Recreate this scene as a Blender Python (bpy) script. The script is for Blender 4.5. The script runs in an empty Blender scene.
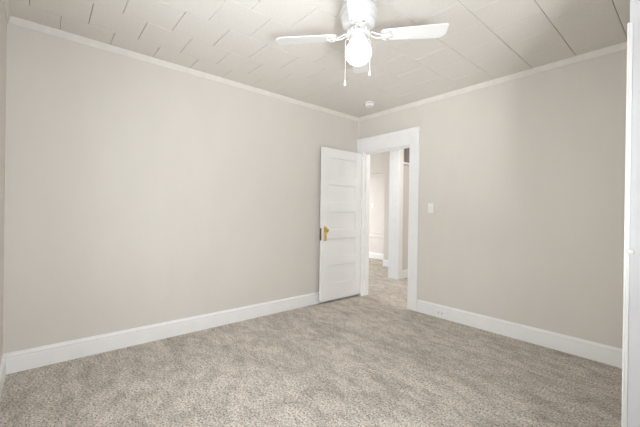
import bpy, bmesh, math, random
from mathutils import Vector, Matrix
random.seed(7)
SC = bpy.context.scene
COL = SC.collection

# ------------------------------------------------------------------ camera
FPX, YAW, CY, ROLL, PITCH, CAMH = 323.97, 0.8615, 212.45, 0.0140, -0.0012, 1.21
s, c = math.sin(YAW), math.cos(YAW)
R0 = Vector((c, s, 0)); F0 = Vector((-s, c, 0)); U0 = Vector((0, 0, 1))
FW = F0*math.cos(PITCH) + U0*math.sin(PITCH)
UP = U0*math.cos(PITCH) - F0*math.sin(PITCH)
RT = R0*math.cos(ROLL) + UP*math.sin(ROLL)
UP = UP*math.cos(ROLL) - R0*math.sin(ROLL)
cd = bpy.data.cameras.new('camera'); cam = bpy.data.objects.new('camera', cd); COL.objects.link(cam)
M = Matrix.Identity(4)
for i in range(3):
    M[i][0] = RT[i]; M[i][1] = UP[i]; M[i][2] = -FW[i]
M[2][3] = CAMH
cam.matrix_world = M
cd.sensor_width = 36; cd.sensor_fit = 'HORIZONTAL'; cd.lens = FPX/640*36
cd.shift_y = -(213.5-CY)/640; cd.clip_start = 0.02
SC.camera = cam

# ------------------------------------------------------------------ light
SC.view_settings.view_transform = 'Standard'; SC.view_settings.look = 'None'
SC.view_settings.exposure = 0.28; SC.view_settings.gamma = 1
w = bpy.data.worlds.new('sky'); SC.world = w; w.use_nodes = True
w.node_tree.nodes['Background'].inputs[0].default_value = (0.80, 0.90, 1.0, 1)
w.node_tree.nodes['Background'].inputs[1].default_value = 0.8

def area(name, loc, direction, sx, sy, power, col):
    l = bpy.data.lights.new(name, 'AREA'); l.shape = 'RECTANGLE'; l.size = sx; l.size_y = sy
    l.energy = power; l.color = col
    o = bpy.data.objects.new(name, l); COL.objects.link(o); o.location = loc
    o.rotation_euler = Vector(direction).to_track_quat('-Z', 'Y').to_euler()
    return o
area('window_daylight', (0.33, 0.50, 1.42), (-1, -.42, 0), 0.8, 1.35, 36, (0.93, 0.965, 1.0))
area('ground_bounce_daylight', (1.7, -0.3, 0.0), (-.6, .75, .45), 0.7, 0.7, 115, (0.96, 0.975, 1.0))
area('open_sky_daylight', (1.7, -0.25, 1.3), (-.6, .75, 0), 0.8, 1.2, 18, (0.93, 0.965, 1.0))
area('back_fill_light', (-1.45, -0.52, 1.5), (0, 1, 0), 1.25, 1.35, 32, (0.95, 0.975, 1.0))  # added fill through the invented back window, brightens the door wall
area('hall_fill_light', (-8.55, 5.0, 1.45), (1, 0, 0), 1.7, 1.5, 118, (1.0, 0.98, 0.95))  # added fill for the hallway, its source is unseen and invented
area('hall_top_fill', (-2.85, 4.38, 2.56), (0, 0, -1), 0.3, 0.3, 12, (1.0, 0.97, 0.93))  # added fill over the hallway post, no fixture belongs to it
area('landing_fill_light', (0.95, 5.1, 1.45), (-1, 0, 0), 1.3, 1.4, 25, (1.0, 0.98, 0.95))  # added fill from the right end of the hallway, source invented

# ------------------------------------------------------------------ materials
def new_mat(name, col, rough=0.6, spec=0.3, metal=0.0):
    m = bpy.data.materials.new(name); m.use_nodes = True
    b = m.node_tree.nodes['Principled BSDF']
    b.inputs['Base Color'].default_value = (*col, 1); b.inputs['Roughness'].default_value = rough
    b.inputs['Specular IOR Level'].default_value = spec; b.inputs['Metallic'].default_value = metal
    return m, m.node_tree.nodes, m.node_tree.links, b
def noise_mix(m, c1, c2, scale, lo=0.35, hi=0.65, detail=4, stretch=(1, 1, 1), bump=0.0, bdist=0.002):
    m, N, L, b = m
    tc = N.new('ShaderNodeTexCoord'); mp = N.new('ShaderNodeMapping'); mp.inputs['Scale'].default_value = stretch
    L.new(tc.outputs['Object'], mp.inputs[0])
    n = N.new('ShaderNodeTexNoise'); n.inputs['Scale'].default_value = scale; n.inputs['Detail'].default_value = detail
    L.new(mp.outputs[0], n.inputs['Vector'])
    r = N.new('ShaderNodeValToRGB'); r.color_ramp.elements[0].position = lo; r.color_ramp.elements[1].position = hi
    r.color_ramp.elements[0].color = (*c1, 1); r.color_ramp.elements[1].color = (*c2, 1)
    L.new(n.outputs[0], r.inputs[0]); L.new(r.outputs[0], b.inputs['Base Color'])
    if bump:
        bp = N.new('ShaderNodeBump'); bp.inputs['Strength'].default_value = bump; bp.inputs['Distance'].default_value = bdist
        L.new(n.outputs[0], bp.inputs['Height']); L.new(bp.outputs[0], b.inputs['Normal'])
    return m
MT = {}
MT['wall'] = noise_mix(new_mat('beige_wall_paint', (0, 0, 0), 0.75, 0.2), (0.695, 0.661, 0.611), (0.71, 0.675, 0.625), 5, stretch=(1, 1, .4), bump=0.03)
MT['ceiling'] = noise_mix(new_mat('white_ceiling_tile', (0, 0, 0), 0.85, 0.15), (0.715, 0.685, 0.64), (0.76, 0.73, 0.685), 90, detail=5, bump=0.25, bdist=0.001)
MT['gap'] = new_mat('tile_gap', (0.17, 0.14, 0.11), 0.9, 0.1)[0]
MT['trim'] = noise_mix(new_mat('white_trim_paint', (0, 0, 0), 0.38, 0.4), (0.875, 0.873, 0.865), (0.90, 0.898, 0.89), 9, bump=0.04)
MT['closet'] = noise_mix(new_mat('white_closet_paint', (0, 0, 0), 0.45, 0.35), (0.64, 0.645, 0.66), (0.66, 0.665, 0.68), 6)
MT['crown'] = noise_mix(new_mat('cream_crown_paint', (0, 0, 0), 0.5, 0.3), (0.74, 0.71, 0.66), (0.78, 0.75, 0.70), 12)
MT['door'] = noise_mix(new_mat('white_door_paint', (0, 0, 0), 0.35, 0.4), (0.865, 0.86, 0.85), (0.89, 0.885, 0.875), 5, stretch=(1, .2, 1), bump=0.04)
MT['far_wall'] = noise_mix(new_mat('pale_hall_paint', (0, 0, 0), 0.7, 0.2), (0.74, 0.70, 0.67), (0.77, 0.73, 0.70), 5)
MT['slats'] = noise_mix(new_mat('dark_boards', (0, 0, 0), 0.7, 0.2), (0.20, 0.18, 0.16), (0.42, 0.39, 0.35), 14, stretch=(1, 1, .05))
MT['plastic'] = new_mat('white_plastic', (0.86, 0.855, 0.84), 0.35, 0.4)[0]
MT['slot'] = new_mat('dark_slot', (0.16, 0.15, 0.14), 0.6, 0.2)[0]
MT['greyslot'] = new_mat('grey_slot', (0.42, 0.41, 0.40), 0.6, 0.2)[0]
MT['brass'] = noise_mix(new_mat('worn_brass', (0, 0, 0), 0.3, 0.5, 1.0), (0.62, 0.45, 0.16), (0.85, 0.68, 0.32), 60)
MT['bronze'] = noise_mix(new_mat('dark_bronze', (0, 0, 0), 0.45, 0.4, 0.8), (0.10, 0.07, 0.04), (0.24, 0.17, 0.09), 80)
MT['fan'] = new_mat('white_fan_enamel', (0.62, 0.625, 0.615), 0.35, 0.5)[0]
MT['blade'] = noise_mix(new_mat('white_blade_laminate', (0, 0, 0), 0.4, 0.4), (0.74, 0.74, 0.725), (0.76, 0.76, 0.75), 8, stretch=(.3, 4, 1))
MT['chain'] = new_mat('pale_chain_metal', (0.80, 0.79, 0.76), 0.35, 0.5, 0.3)[0]
g, N, L, b = new_mat('glowing_globe_glass', (0.95, 0.95, 0.93), 0.25, 0.5)
b.inputs['Emission Color'].default_value = (1.0, 0.95, 0.87, 1); b.inputs['Emission Strength'].default_value = 2.6
MT['globe'] = g
# window glass: clear, a little reflective
g = bpy.data.materials.new('window_glass'); g.use_nodes = True; N = g.node_tree.nodes; L = g.node_tree.links; N.clear()
o = N.new('ShaderNodeOutputMaterial'); mx = N.new('ShaderNodeMixShader'); tr = N.new('ShaderNodeBsdfTransparent'); gl = N.new('ShaderNodeBsdfGlossy')
gl.inputs['Roughness'].default_value = 0.02; mx.inputs[0].default_value = 0.06
L.new(tr.outputs[0], mx.inputs[1]); L.new(gl.outputs[0], mx.inputs[2]); L.new(mx.outputs[0], o.inputs[0])
MT['glass'] = g
# carpet: mottled cut pile
def carpet():
    m, N, L, b = new_mat('beige_cut_pile_carpet', (0.4, 0.35, 0.3), 0.95, 0.05)
    tc = N.new('ShaderNodeTexCoord')
    def nz(scale, detail, stretch=(1, 1, 1), rot=0.0, rough=0.55, dist=0.0):
        mp = N.new('ShaderNodeMapping'); mp.inputs['Scale'].default_value = stretch; mp.inputs['Rotation'].default_value = (0, 0, rot)
        L.new(tc.outputs['Object'], mp.inputs[0])
        n = N.new('ShaderNodeTexNoise'); n.inputs['Scale'].default_value = scale; n.inputs['Detail'].default_value = detail
        n.inputs['Roughness'].default_value = rough; n.inputs['Distortion'].default_value = dist
        L.new(mp.outputs[0], n.inputs['Vector']); return n
    def ramp(n, lo, hi, a, z):
        r = N.new('ShaderNodeMapRange'); r.inputs[1].default_value = lo; r.inputs[2].default_value = hi
        r.inputs[3].default_value = a; r.inputs[4].default_value = z; L.new(n.outputs[0], r.inputs[0]); return r
    fine = nz(80, 3, rough=0.8); mid = nz(9, 9, (0.75, 1.3, 1), 0.6, 0.78, 0.5); sweep = nz(2.2, 5, (0.6, 1.6, 1), 0.75, 0.62, 0.8)
    cr = N.new('ShaderNodeValToRGB'); e = cr.color_ramp.elements
    e[0].position = 0.35; e[0].color = (0.155, 0.13, 0.102, 1); e[1].position = 0.64; e[1].color = (0.82, 0.755, 0.675, 1)
    x = cr.color_ramp.elements.new(0.48); x.color = (0.57, 0.515, 0.455, 1)
    L.new(fine.outputs[0], cr.inputs[0])
    a1 = ramp(mid, 0.40, 0.55, 0.82, 1.13); a2 = ramp(sweep, 0.42, 0.57, 0.89, 1.06)
    mu = N.new('ShaderNodeMath'); mu.operation = 'MULTIPLY'; L.new(a1.outputs[0], mu.inputs[0]); L.new(a2.outputs[0], mu.inputs[1])
    vm = N.new('ShaderNodeVectorMath'); vm.operation = 'SCALE'; L.new(cr.outputs[0], vm.inputs[0]); L.new(mu.outputs[0], vm.inputs['Scale'])
    L.new(vm.outputs[0], b.inputs['Base Color'])
    ad = N.new('ShaderNodeMath'); ad.operation = 'MULTIPLY_ADD'; ad.inputs[1].default_value = 2.5
    L.new(mid.outputs[0], ad.inputs[0]); L.new(fine.outputs[0], ad.inputs[2])
    bp = N.new('ShaderNodeBump'); bp.inputs['Strength'].default_value = 0.7; bp.inputs['Distance'].default_value = 0.012
    L.new(ad.outputs[0], bp.inputs['Height']); L.new(bp.outputs[0], b.inputs['Normal'])
    return m
MT['carpet'] = carpet()

# ------------------------------------------------------------------ helpers
def add_box(bm, x0, x1, y0, y1, z0, z1, bevel=0.0, mat=0, seg=2):
    vs = [bm.verts.new((x, y, z)) for z in (z0, z1) for y in (y0, y1) for x in (x0, x1)]
    fs = [bm.faces.new([vs[i] for i in f]) for f in ((0, 2, 3, 1), (4, 5, 7, 6), (0, 1, 5, 4), (2, 6, 7, 3), (0, 4, 6, 2), (1, 3, 7, 5))]
    for f in fs: f.material_index = mat
    if bevel:
        es = list({e for f in fs for e in f.edges})
        bmesh.ops.bevel(bm, geom=es, offset=bevel, segments=seg, affect='EDGES', profile=0.5)
def bx(*a, **k):
    bm = bmesh.new(); add_box(bm, *a, **k); return bm
def add_lathe(bm, prof, n=40, ctr=(0, 0, 0), axis='z'):
    rings = []
    for r, z in prof:
        ring = []
        for k in range(n if r > 1e-6 else 1):
            a = 2*math.pi*k/n
            p = (r*math.cos(a), r*math.sin(a), z)
            if axis == 'x': p = (p[2], p[0], p[1])
            if axis == 'y': p = (p[1], p[2], p[0])
            ring.append(bm.verts.new((p[0]+ctr[0], p[1]+ctr[1], p[2]+ctr[2])))
        rings.append(ring)
    for a, b2 in zip(rings, rings[1:]):
        for k in range(n):
            q = [a[k % len(a)], a[(k+1) % len(a)], b2[(k+1) % len(b2)], b2[k % len(b2)]]
            q = list(dict.fromkeys(q))
            if len(q) > 2: bm.faces.new(q)
def add_tube(bm, pts, r, n=8):
    rings = []
    for i, p in enumerate(pts):
        p = Vector(p); t = (Vector(pts[min(i+1, len(pts)-1)])-Vector(pts[max(i-1, 0)])).normalized()
        u = t.orthogonal().normalized() if abs(t.z) < .9 else Vector((1, 0, 0)); u = (u-t*u.dot(t)).normalized(); v = t.cross(u)
        rings.append([bm.verts.new(p+r*(math.cos(2*math.pi*k/n)*u+math.sin(2*math.pi*k/n)*v)) for k in range(n)])
    for a, b2 in zip(rings, rings[1:]):
        for k in range(n): bm.faces.new((a[k], a[(k+1) % n], b2[(k+1) % n], b2[k]))
    bm.faces.new(rings[0][::-1]); bm.faces.new(rings[-1])
def add_run(bm, prof, p0, p1, out):
    """extrude a (depth, height) profile from p0 to p1; depth goes along `out`"""
    p0 = Vector(p0); p1 = Vector(p1); out = Vector(out)
    A = [bm.verts.new(p0+out*d+Vector((0, 0, z))) for d, z in prof]
    B = [bm.verts.new(p1+out*d+Vector((0, 0, z))) for d, z in prof]
    n = len(prof)
    for i in range(n): bm.faces.new((A[i], A[(i+1) % n], B[(i+1) % n], B[i]))
    bm.faces.new(A[::-1]); bm.faces.new(B)
def obj(name, bm, mats, parent=None, smooth=False, loc=None):
    bmesh.ops.recalc_face_normals(bm, faces=bm.faces)
    me = bpy.data.meshes.new(name); bm.to_mesh(me); bm.free()
    for m in (mats if isinstance(mats, list) else [mats]): me.materials.append(m)
    if smooth:
        for p in me.polygons: p.use_smooth = True
        me.set_sharp_from_angle(angle=math.radians(35))
    o = bpy.data.objects.new(name, me); COL.objects.link(o)
    if parent: o.parent = parent
    if loc: o.location = loc
    return o
def tag(o, label, cat, kind=None, group=None):
    o['label'] = label; o['category'] = cat
    if kind: o['kind'] = kind
    if group: o['group'] = group
    return o
def empty(name, loc=(0, 0, 0)):
    o = bpy.data.objects.new(name, None); COL.objects.link(o); o.location = loc; o.empty_display_size = 0.1
    return o
S = 'structure'

# ------------------------------------------------------------------ room dimensions
XL, YF, HC = -3.272, 3.5368, 2.6014      # left wall, far (door) wall, ceiling
XR, YB = 0.22, -0.206                    # right wall (window), wall behind the camera
OX0, OX1, OZ = -3.155, -2.378, 2.080     # door opening
WT = 0.13
CX, CYY = -0.222, 2.10                   # corner of the projecting closet

tag(obj('floor', bx(-8.4, 0.9, YB-.2, 7.0, -0.08, 0), MT['carpet']), 'mottled beige cut-pile carpet over the whole floor', 'carpet', S)

# ceiling: individual 13 inch tiles laid in staggered rows along the left wall, dark backing in the joints
bm = bmesh.new()
add_box(bm, XL-.1, XR+.1, YB-.1, YF+.1, HC+.012, HC+.08, mat=1)
P = 0.3300
rows = [XL-0.02] + [-0.372-P*k for k in range(8, -1, -1)] + [XR+.02]
def rgap(x):      # joints between the rows stand open towards the right of the room
    return 0.0014 if x < -1.9 else (0.0016 if x < -1.5 else (0.0035 if x > -1.2 else 0.0024))
for i in range(len(rows)-1):
    x0, x1 = rows[i], rows[i+1]
    y = (0.093 if i % 2 == 0 else 0.252) - 2*P
    while y < YF+.05:
        jl = 0.0036*random.uniform(.7, 1.25) if x0 < -1.6 else 0.0016
        jr = jl
        a, b2 = max(y, YB-.05), min(y+P, YF+.05)
        if b2-a > .02:
            dz = random.uniform(0, 0.0005)
            add_box(bm, x0+rgap(x0)/2, x1-rgap(x1)/2, a+jl/2, b2-jr/2, HC+dz, HC+.013, bevel=0.0012, seg=1)
        y += P
tag(obj('ceiling', bm, [MT['ceiling'], MT['gap']]), 'off-white ceiling of staggered square tiles with dark joints', 'ceiling', S)

tag(obj('wall_left', bx(XL-.12, XL, YB-.12, YF, 0, HC+.05), MT['wall']), 'long plain beige painted wall on the left', 'wall', S)
bm = bmesh.new()
add_box(bm, XL-.12, OX0-.012, YF, YF+WT, 0, HC+.05); add_box(bm, OX1+.012, XR+.1, YF, YF+WT, 0, HC+.05); add_box(bm, OX0-.012, OX1+.012, YF, YF+WT, OZ+.006, HC+.05)
tag(obj('wall_far', bm, MT['wall']), 'beige painted wall with the doorway and light switch', 'wall', S)
BX0, BX1, BZ0, BZ1 = -2.08, -0.82, 0.80, 2.18
bm = bmesh.new()
add_box(bm, XL-.12, BX0, YB-.12, YB, 0, HC+.05); add_box(bm, BX1, XR+.12, YB-.12, YB, 0, HC+.05)
add_box(bm, BX0, BX1, YB-.12, YB, 0, BZ0); add_box(bm, BX0, BX1, YB-.12, YB, BZ1, HC+.05)
tag(obj('wall_back', bm, MT['wall']), 'beige wall end meeting the left wall at the left photo edge', 'wall', S)
win = tag(empty('window_added', ((BX0+BX1)/2, YB, BZ0)), 'unseen white sash window added behind the camera for fill light', 'window', S)  # invented window, added so the door wall gets light from the front
def wpart(name, bm, m):
    o = obj(name, bm, m, win); o.matrix_parent_inverse = Matrix.Translation(win.location).inverted(); return o
bm = bmesh.new()
for x in (BX0, BX1-.05): add_box(bm, x, x+.05, YB-.09, YB-.03, BZ0, BZ1, .003)
for z in (BZ0, BZ1-.05, (BZ0+BZ1)/2-.02): add_box(bm, BX0+.046, BX1-.046, YB-.086, YB-.034, z+.001, z+.049, .003)
wpart('window_frame', bm, MT['trim'])
bm = bmesh.new()
add_box(bm, BX0-.1, BX0, YB, YB+.02, BZ0-.02, BZ1+.1, .003); add_box(bm, BX1, BX1+.1, YB, YB+.02, BZ0-.02, BZ1+.1, .003); add_box(bm, BX0, BX1, YB, YB+.02, BZ1, BZ1+.1, .003)
wpart('window_casing', bm, MT['trim'])
wpart('window_sill', bx(BX0-.12, BX1+.12, YB-.03, YB+.05, BZ0-.03, BZ0, .004), MT['trim'])
wpart('pane', bx(BX0+.04, BX1-.04, YB-.062, YB-.058, BZ0+.04, BZ1-.04), MT['glass'])
# right wall with window
WY0, WY1, WZ0, WZ1 = 0.05, 1.53, 0.62, 2.15
bm = bmesh.new()
add_box(bm, XR, XR+.12, YB, WY0, 0, HC+.05); add_box(bm, XR, XR+.12, WY1, YF, 0, HC+.05)
add_box(bm, XR, XR+.12, WY0, WY1, 0, WZ0); add_box(bm, XR, XR+.12, WY0, WY1, WZ1, HC+.05)
tag(obj('wall_right', bm, MT['wall']), 'beige wall with the window, outside the photo on the right', 'wall', S)
win = tag(empty('window_1', (XR, (WY0+WY1)/2, WZ0)), 'white sash window in the right wall, outside the photo', 'window', S)
def wpart(name, bm, m):
    o = obj(name, bm, m, win); o.matrix_parent_inverse = Matrix.Translation(win.location).inverted(); return o
bm = bmesh.new()
for y in (WY0, WY1-.05): add_box(bm, XR+.03, XR+.09, y, y+.05, WZ0, WZ1, .003)
for z in (WZ0, WZ1-.05, (WZ0+WZ1)/2-.02): add_box(bm, XR+.034, XR+.086, WY0+.046, WY1-.046, z+.001, z+.049, .003)
wpart('window_frame', bm, MT['trim'])
bm = bmesh.new()
add_box(bm, XR-.02, XR, WY0-.1, WY0, WZ0-.02, WZ1+.1, .003); add_box(bm, XR-.02, XR, WY1, WY1+.1, WZ0-.02, WZ1+.1, .003); add_box(bm, XR-.02, XR, WY0, WY1, WZ1, WZ1+.1, .003)
wpart('window_casing', bm, MT['trim'])
wpart('window_sill', bx(XR-.05, XR+.03, WY0-.12, WY1+.12, WZ0-.03, WZ0, .004), MT['trim'])
wpart('pane', bx(XR+.058, XR+.062, WY0+.04, WY1-.04, WZ0+.04, WZ1-.04), MT['glass'])

# projecting closet end at the right edge: white board with a corner bead
tag(obj('wall_closet', bx(CX+.006, XR, CYY+.02, YF, 0, HC+.02), MT['wall']), 'side of the closet projecting at the right edge of the room', 'wall', S)
t = tag(empty('trim_closet', (CX, CYY, 0)), 'white painted closet casing running floor to ceiling at right photo edge', 'casing', S)
def tpart(par, name, bm, m, smooth=False):
    o = obj(name, bm, m, par, smooth); o.matrix_parent_inverse = Matrix.Translation(par.location).inverted(); return o
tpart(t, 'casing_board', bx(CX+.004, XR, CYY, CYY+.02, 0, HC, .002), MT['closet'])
bm = bmesh.new()
add_box(bm, CX-.003, CX+.005, CYY-.008, CYY+.022, 0, 2.125, .002)
add_box(bm, CX+.005, CX+.011, CYY-.004, CYY+.006, 0, 2.125, .001)
add_box(bm, CX+.011, CX+.016, CYY-.007, CYY+.006, 0, 2.125, .002)
tpart(t, 'corner_bead', bm, MT['trim'], True)
bm = bmesh.new(); add_lathe(bm, [(0, -.012), (.006, -.0115), (.0105, -.008), (.012, -.003), (.012, .004)], 20, (CX+.020, CYY-.006, 1.045), 'y')
tpart(t, 'round_plug', bm, MT['trim'], True)

# ------------------------------------------------------------------ mouldings
BB = [(0, 0), (.019, 0), (.019, .108), (.017, .112), (.0175, .118), (.020, .124), (.018, .134), (.010, .141), (.008, .149), (0, .149)]
def baseboard(name, p0, p1, out, label):
    bm = bmesh.new(); add_run(bm, BB, p0, p1, out); tag(obj(name, bm, MT['trim']), label, 'baseboard', S)
baseboard('baseboard_left', (XL, YB, 0), (XL, YF, 0), (1, 0, 0), 'white moulded baseboard along the long left wall')
baseboard('baseboard_far', (-2.241, YF, 0), (CX, YF, 0), (0, -1, 0), 'white moulded baseboard right of the doorway')
baseboard('baseboard_back', (XL+.019, YB, 0), (XR, YB, 0), (0, 1, 0), 'white baseboard at the left photo edge, turning out of view')
baseboard('baseboard_right', (XR, YB, 0), (XR, CYY, 0), (-1, 0, 0), 'white baseboard under the window, outside the photo')
CR = [(0, 0), (0, -.052), (.006, -.052), (.009, -.046), (.012, -.040), (.014, -.028), (.017, -.016), (.019, -.009), (.020, -.006), (.020, 0)]
def crown(name, p0, p1, out, label):
    bm = bmesh.new(); add_run(bm, CR, p0, p1, out); tag(obj(name, bm, MT['crown']), label, 'crown moulding', S)
crown('trim_1', (XL, YB, HC), (XL, YF, HC), (1, 0, 0), 'cream crown moulding along the top of the left wall')
crown('trim_2', (XL, YF, HC), (CX, YF, HC), (0, -1, 0), 'cream crown moulding along the top of the doorway wall')
crown('trim_3', (XL, YB, HC), (XR, YB, HC), (0, 1, 0), 'short end of cream crown moulding at top left photo corner')
bm = bmesh.new(); add_tube(bm, [(XL+.006, YF-.006, 2.27), (XL+.006, YF-.006, HC-.045)], .010, 12)
tag(obj('trim_4', bm, MT['crown'], smooth=True), 'thin vertical corner bead above the doorway header in the room corner', 'corner bead', S)

# door casing
dc = tag(empty('trim_5', ((OX0+OX1)/2, YF, 0)), 'white door casing with a wide capped header around the open doorway', 'door casing', S)
def cpart(name, bm, m=None): return tpart(dc, name, bm, m or MT['trim'])
cpart('side_casing', bx(OX1, -2.243, YF-.022, YF, 0, OZ+.02, .003))
cpart('side_casing', bx(XL+.001, OX0, YF-.022, YF, 0, OZ+.02, .003))
cpart('header_board', bx(XL+.001, -2.243, YF-.026, YF, OZ+.003, OZ+.165, .002))
bm = bmesh.new(); add_run(bm, [(0, 0), (.030, 0), (.034, .006), (.040, .016), (.050, .022), (.052, .036), (0, .036)], (XL+.001, YF, OZ+.160), (-2.229, YF, OZ+.160), (0, -1, 0))
cpart('header_cap', bm)
bm = bmesh.new()
add_box(bm, OX0-.012, OX0, YF-.004, YF+WT+.004, 0, OZ, .001); add_box(bm, OX1, OX1+.012, YF-.004, YF+WT+.004, 0, OZ, .001)
add_box(bm, OX0, OX1, YF-.004, YF+WT+.004, OZ-.008, OZ+.004, .001)
cpart('jamb', bm)
bm = bmesh.new()
add_box(bm, OX0, OX0+.011, YF+.042, YF+.085, 0, OZ-.008, .001); add_box(bm, OX1-.011, OX1, YF+.042, YF+.085, 0, OZ-.008, .001)
add_box(bm, OX0, OX1, YF+.042, YF+.085, OZ-.019, OZ-.008, .001)
cpart('door_stop', bm)

# ------------------------------------------------------------------ door leaf, open flat against the left wall
DX, DT, DY0, DY1, DZ0, DZ1 = -3.186, 0.036, 2.768, 3.530, 0.036, 2.064
d = tag(empty('door_1', (DX-DT/2, DY1, 0)), 'white five-panel wooden door standing open beside the left wall', 'door', S)
def dpart(name, bm, m, par=None, smooth=False):
    o = obj(name, bm, m, par or d, smooth); o.matrix_parent_inverse = Matrix.Translation(d.location).inverted(); return o
bm = bmesh.new()
st = 0.115; top, rail, ph = 0.122, 0.112, 0.249
pz = []; z = DZ1-top
for k in range(5): pz.append((z-ph, z)); z -= ph+rail
add_box(bm, DX-DT, DX, DY0, DY0+st, DZ0, DZ1, .0015, seg=1); add_box(bm, DX-DT, DX, DY1-st, DY1, DZ0, DZ1, .0015, seg=1)
edges = [DZ1]+[q for p in pz for q in (p[1], p[0])]+[DZ0]
for k in range(0, len(edges), 2):
    add_box(bm, DX-DT+.0004, DX-.0004, DY0+st, DY1-st, edges[k+1], edges[k], .001, seg=1)
leaf = dpart('door_frame', bm, MT['door'])
for a, b2 in pz:
    bm = bmesh.new()
    ya, yb = DY0+st-.004, DY1-st+.004
    add_box(bm, DX-DT+.011, DX-.011, ya, yb, a-.004, b2+.004)
    for sgn, xx in ((1, DX-.011), (-1, DX-DT+.011)):   # small sticking moulding round the panel
        for (y0, y1, z0, z1) in ((ya, yb, a, a+.009), (ya, yb, b2-.009, b2), (ya, ya+.013, a, b2), (yb-.013, yb, a, b2)):
            add_box(bm, min(xx, xx+sgn*.006), max(xx, xx+sgn*.006), y0, y1, z0, z1, .002, seg=1)
    dpart('door_panel', bm, MT['door'])
KY, KZ = DY0+.062, 0.925
pl = dpart('escutcheon', bx(DX, DX+.004, KY-.026, KY+.026, KZ-.095, KZ+.095, .0018), MT['brass'])
pl['label'] = 'worn brass escutcheon plate'
bm = bmesh.new(); add_lathe(bm, [(0, .052), (.012, .051), (.022, .046), (.026, .038), (.024, .030), (.014, .023), (.009, .018), (.009, .006), (.014, .004), (.014, .002)], 28, (DX, KY+.004, KZ+.045), 'x')
k = dpart('door_knob', bm, MT['brass'], None, True); k['label'] = 'round brass door knob'
bm = bmesh.new(); add_tube(bm, [(DX+.0035, KY, KZ-.035), (DX+.0052, KY, KZ-.035)], .006, 12); add_box(bm, DX+.0035, DX+.005, KY-.003, KY+.003, KZ-.062, KZ-.036)
dpart('keyhole', bm, MT['slot'])
lp = dpart('latch_plate', bx(DX-DT+.004, DX-.004, DY0-.002, DY0+.002, KZ-.085, KZ+.075, .0008), MT['bronze']); lp['label'] = 'dark bronze latch plate on the door edge'
for hz in (.25, 1.0, 1.82):
    bm = bmesh.new(); add_tube(bm, [(DX+.003, DY1+.001, hz), (DX+.003, DY1+.001, hz+.09)], .005, 10)
    dpart('hinge', bm, MT['trim'], None, True)

# ------------------------------------------------------------------ beyond the doorway
tag(obj('ceiling_hallway', bx(-8.4, 0.9, YF+WT, 7.0, HC+.0, HC+.08), MT['ceiling']), 'hallway ceiling beyond the doorway', 'ceiling', S)
FYW = 6.71
tag(obj('wall_hallway_end', bx(-8.4, 0.9, FYW, FYW+.12, 0, HC+.05), MT['far_wall']), 'pale wall at the far end of the hallway', 'wall', S)
baseboard('baseboard_hallway_end', (-8.3, FYW, 0), (-3.75, FYW, 0), (0, -1, 0), 'white baseboard on the far hallway wall')
bm = bmesh.new()
add_run(bm, [(0, 0), (.010, 0), (.014, .010), (.010, .022), (0, .022)], (-8.3, FYW, .56), (-4.3, FYW, .56), (0, -1, 0))
add_run(bm, [(0, 0), (.010, 0), (.014, .010), (.010, .022), (0, .022)], (-8.3, FYW, .68), (-4.3, FYW, .68), (0, -1, 0))
tag(obj('trim_6', bm, MT['far_wall']), 'pair of thin rail mouldings on the far hallway wall', 'rail moulding', S)
HY = 5.93
bm = bmesh.new()
add_box(bm, -4.66, -3.75, HY, HY+.12, 0, HC); add_box(bm, -8.4, -4.66, HY, HY+.12, 2.14, HC)
tag(obj('wall_hallway_middle', bm, MT['wall']), 'hallway wall with a wide opening seen through the doorway', 'wall', S)
baseboard('baseboard_hallway_middle', (-4.66, HY, 0), (-3.75, HY, 0), (0, -1, 0), 'short white baseboard left of the white post')
# white post: cased end of the partition
tag(obj('trim_7', bx(-3.755, -3.535, 4.92, 5.05, 0, HC, .004), MT['trim']), 'white painted post seen through the doorway', 'post', S)
tag(obj('wall_hallway_side', bx(-3.75, -3.56, 5.05, FYW, 0, 2.12), MT['wall']), 'beige partition behind the white post', 'wall', S)
tag(obj('trim_8', bx(-3.76, -3.525, 5.05, FYW, 2.12, 2.155, .004), MT['trim']), 'white ledge on top of the partition behind the post', 'ledge', S)
bm = bmesh.new()
for k in range(20): add_box(bm, -3.62, -3.558+.010*(k % 2), 5.05+k*.083, 5.05+k*.083+.076, 2.155, HC, .003, seg=1)
tag(obj('trim_9', bm, MT['slats']), 'dark vertical boards above the ledge behind the white post', 'boards', S)
baseboard('baseboard_hallway_side', (-3.56, 5.05, 0), (-3.56, FYW, 0), (1, 0, 0), 'white baseboard right of the white post')
bm = bmesh.new()
for a in ((YF+WT, 4.1, 0, HC), (5.9, 7.0, 0, HC), (4.1, 5.9, 0, .7), (4.1, 5.9, 2.2, HC)): add_box(bm, -8.4, -8.3, *a)  # gap left in this unseen wall to let the added hallway fill in
tag(obj('wall_hallway_left', bm, MT['far_wall']), 'hallway end wall with an opening added for fill light, out of view', 'wall', S)
bm = bmesh.new()
for a in ((YF+WT, 4.4, 0, HC), (5.8, 7.0, 0, HC), (4.4, 5.8, 0, .7), (4.4, 5.8, 2.2, HC)): add_box(bm, .8, .9, *a)  # gap left in this unseen wall for the added landing fill
tag(obj('wall_hallway_right', bm, MT['far_wall']), 'landing wall with an opening added for fill light, out of view', 'wall', S)

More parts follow.
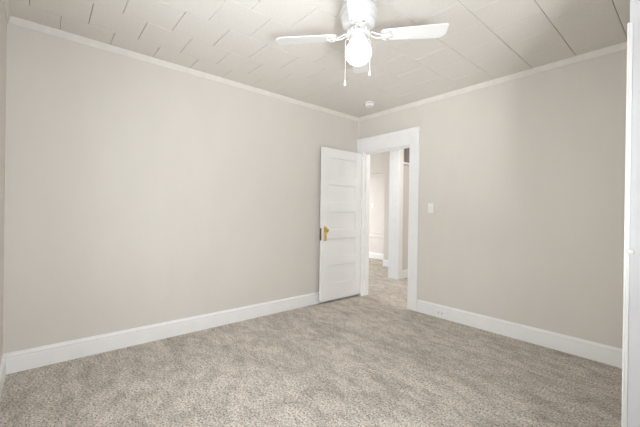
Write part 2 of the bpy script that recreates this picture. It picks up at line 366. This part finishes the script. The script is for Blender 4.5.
# ------------------------------------------------------------------ switches, outlet
def switch(name, x, y, z, label, w2=.036, h2=.058):
    e = tag(empty(name, (x, y, z)), label, 'light switch')
    obj('switch_plate', bx(-w2, w2, -.006, 0, -h2, h2, .0025), MT['plastic'], e)
    obj('toggle_slot', bx(-.006, .006, -.0072, -.004, -.014, .014), MT['plastic'], e)
    bm = bx(-.004, .004, -.018, -.005, -.001, .011, .0015); obj('toggle', bm, MT['plastic'], e)
    for zz in (-.030, .030):
        bm = bmesh.new(); add_lathe(bm, [(0, -.0075), (.003, -.007), (.0035, -.005)], 12, (0, 0, zz), 'y'); obj('screw', bm, MT['plastic'], e)
switch('light_switch', -2.083, YF, 1.278, 'white light switch plate on the beige wall right of the doorway')
switch('light_switch', -5.66, FYW, 1.40, 'white switch plate on the far hallway wall, seen through the doorway', .042, .062)
e = tag(empty('power_outlet', (-1.93, YF-.019, .060)), 'white power outlet set sideways in the baseboard right of the doorway', 'outlet')
obj('cover_plate', bx(-.058, .058, -.005, .0, -.036, .036, .002), MT['trim'], e)
for sx in (-.022, .022):
    f = obj('receptacle', bx(-.016, .016, -.0075, -.004, -.015, .015, .002), MT['trim'], e, loc=(sx, 0, 0))
    for zz in (-.006, .006): obj('slot', bx(-.006, .006, -.0082, -.007, zz-.0028, zz+.0028), MT['slot'], f)
    obj('slot', bx(.009, .0125, -.0082, -.007, -.003, .003), MT['slot'], f)

# ------------------------------------------------------------------ smoke detector
e = tag(empty('smoke_detector', (-2.722, 3.135, HC)), 'small round white smoke detector on the ceiling near the doorway', 'smoke detector')
bm = bmesh.new(); add_lathe(bm, [(0, .001), (.062, .001), (.062, -.010), (.060, -.012), (.050, -.012)], 36); obj('mounting_plate', bm, MT['plastic'], e, True)
bm = bmesh.new(); add_lathe(bm, [(.050, -.010), (.051, -.019)], 36); obj('dark_band', bm, MT['slot'], e, True)
bm = bmesh.new(); add_lathe(bm, [(.050, -.018), (.059, -.019), (.058, -.033), (.050, -.041), (.020, -.044), (0, -.044)], 36); obj('cover', bm, MT['plastic'], e, True)
bm = bmesh.new(); add_lathe(bm, [(0, -.047), (.007, -.0465), (.009, -.044), (.009, -.040)], 16, (.022, -.012, 0)); obj('test_button', bm, MT['greyslot'], e, True)
obj('release_tab', bx(-.082, -.054, -.012, .012, -.016, -.001, .002), MT['greyslot'], e)

# ------------------------------------------------------------------ ceiling fan
FX, FY = -1.476, 1.582
fan = tag(empty('ceiling_fan', (FX, FY, HC)), 'white four-blade ceiling fan with a lit globe light', 'ceiling fan')
def fp(name, prof, m, n=48, par=None, ctr=(0, 0, 0)):
    bm = bmesh.new(); add_lathe(bm, prof, n, ctr); return obj(name, bm, m, par or fan, True)
fp('motor_housing', [(0, .002), (.108, .002), (.110, -.006), (.110, -.020), (.106, -.026), (.106, -.046), (.119, -.050), (.122, -.056), (.122, -.076), (.117, -.082), (.111, -.084), (.111, -.094), (.117, -.098), (.118, -.116), (.112, -.122), (.106, -.124), (.106, -.134), (.109, -.138), (.107, -.152), (.094, -.168), (.076, -.176), (0, -.176)], MT['fan'])
fp('dark_band', [(.1065, -.027), (.1075, -.029), (.1075, -.044), (.1065, -.046)], MT['greyslot'])  # grey puts shade into the colour of the groove between housing rings
fp('flywheel', [(0, -.174), (.060, -.174), (.060, -.190), (.080, -.194), (.082, -.198), (.082, -.218), (.076, -.224), (0, -.224)], MT['fan'])
fp('switch_housing', [(0, -.222), (.048, -.222), (.050, -.226), (.050, -.234), (.046, -.237), (.046, -.240), (.060, -.245), (.062, -.252), (.062, -.262), (.056, -.264), (0, -.264)], MT['fan'])
bm = bmesh.new()
for k in range(16):
    a = 2*math.pi*k/16
    bmm = bmesh.new(); add_box(bmm, .0795, .0825, -.006, .006, -.216, -.199, .0008, seg=1)
    bmm.transform(Matrix.Rotation(a, 4, 'Z')); me = bpy.data.meshes.new('tmp'); bmm.to_mesh(me); bmm.free(); bm.from_mesh(me); bpy.data.meshes.remove(me)
obj('vent_slots', bm, MT['greyslot'], fan)
gp = [(.050, -.258), (.052, -.266)]
for k in range(1, 20):
    a = math.radians(36+ (180-36)*k/19); gp.append((.0875*math.sin(a), -.332+.080*math.cos(a)))
gp[-1] = (0, -.412)
g = fp('light_globe', gp, MT['globe']); g['label'] = 'glowing white glass globe'
BZ = -.222
base = math.radians(41)
def blade_bm():
    bm = bmesh.new()
    o2 = [(.155, -.046), (.18, -.050), (.525, -.063), (.552, -.062), (.559, -.054), (.559, .026), (.553, .036), (.522, .063), (.18, .050), (.155, .046), (.147, .030), (.147, -.030)]
    lo = [bm.verts.new((x, y, -.0035)) for x, y in o2]; hi = [bm.verts.new((x, y, .0035)) for x, y in o2]
    bm.faces.new(lo[::-1]); bm.faces.new(hi)
    n = len(o2)
    for k in range(n): bm.faces.new((lo[k], lo[(k+1) % n], hi[(k+1) % n], hi[k]))
    bm.transform(Matrix.Rotation(math.radians(-8), 4, 'X')); return bm
def bracket_bm():
    bm = bmesh.new()
    # two curved arms from the flywheel to a fleur plate under the blade root
    for sg in (-1, 1):
        add_tube(bm, [(.074, sg*.016, .012), (.092, sg*.022, .008), (.112, sg*.022, -.002), (.135, sg*.016, -.008), (.165, sg*.010, -.009)], .0045, 8)
        add_tube(bm, [(.150, sg*.010, -.009), (.163, sg*.034, -.009), (.185, sg*.040, -.009), (.205, sg*.028, -.009), (.212, sg*.008, -.009)], .0055, 8)
    add_tube(bm, [(.150, 0, -.009), (.218, 0, -.0095)], .005, 8)
    for x, y in ((.170, -.03), (.170, .03), (.205, 0)):
        add_lathe(bm, [(0, -.0165), (.006, -.016), (.008, -.013), (.008, -.004)], 12, (x, y, 0))
    bm.transform(Matrix.Rotation(math.radians(-8), 4, 'X')); return bm
B0 = obj('fan_blade', blade_bm(), MT['blade'], fan); K0 = obj('blade_bracket', bracket_bm(), MT['fan'], B0, True)
for k in range(4):
    if k == 0: B = B0
    else:
        B = B0.copy(); COL.objects.link(B); B.parent = fan
        K = K0.copy(); COL.objects.link(K); K.parent = B
    B.location = (0, 0, BZ); B.rotation_euler = (0, 0, base+k*math.pi/2)
for (lat, length) in ((-.089, .275), (.078, .205)):
    px, py = lat*c*.97+.010*s, lat*s*.97-.010*c
    z0 = -.246
    bm = bmesh.new()
    r = math.hypot(px, py); ux, uy = px/r, py/r
    add_tube(bm, [(ux*.054, uy*.054, z0), (ux*.075, uy*.075, z0-.002), (px, py, z0-.010), (px, py, z0-length)], .0016, 6)
    n = int(length/.010)
    for q in range(n):
        add_lathe(bm, [(0, .0026), (.0024, .001), (.0024, -.001), (0, -.0026)], 6, (px, py, z0-.015-q*.010))
    ch = obj('pull_chain', bm, MT['chain'], fan, True)
    bm = bmesh.new(); add_lathe(bm, [(0, .004), (.003, .003), (.0045, -.004), (.0085, -.022), (.0085, -.030), (.005, -.036), (0, -.037)], 14, (px, py, z0-length)); obj('pull_knob', bm, MT['plastic'], ch, True)
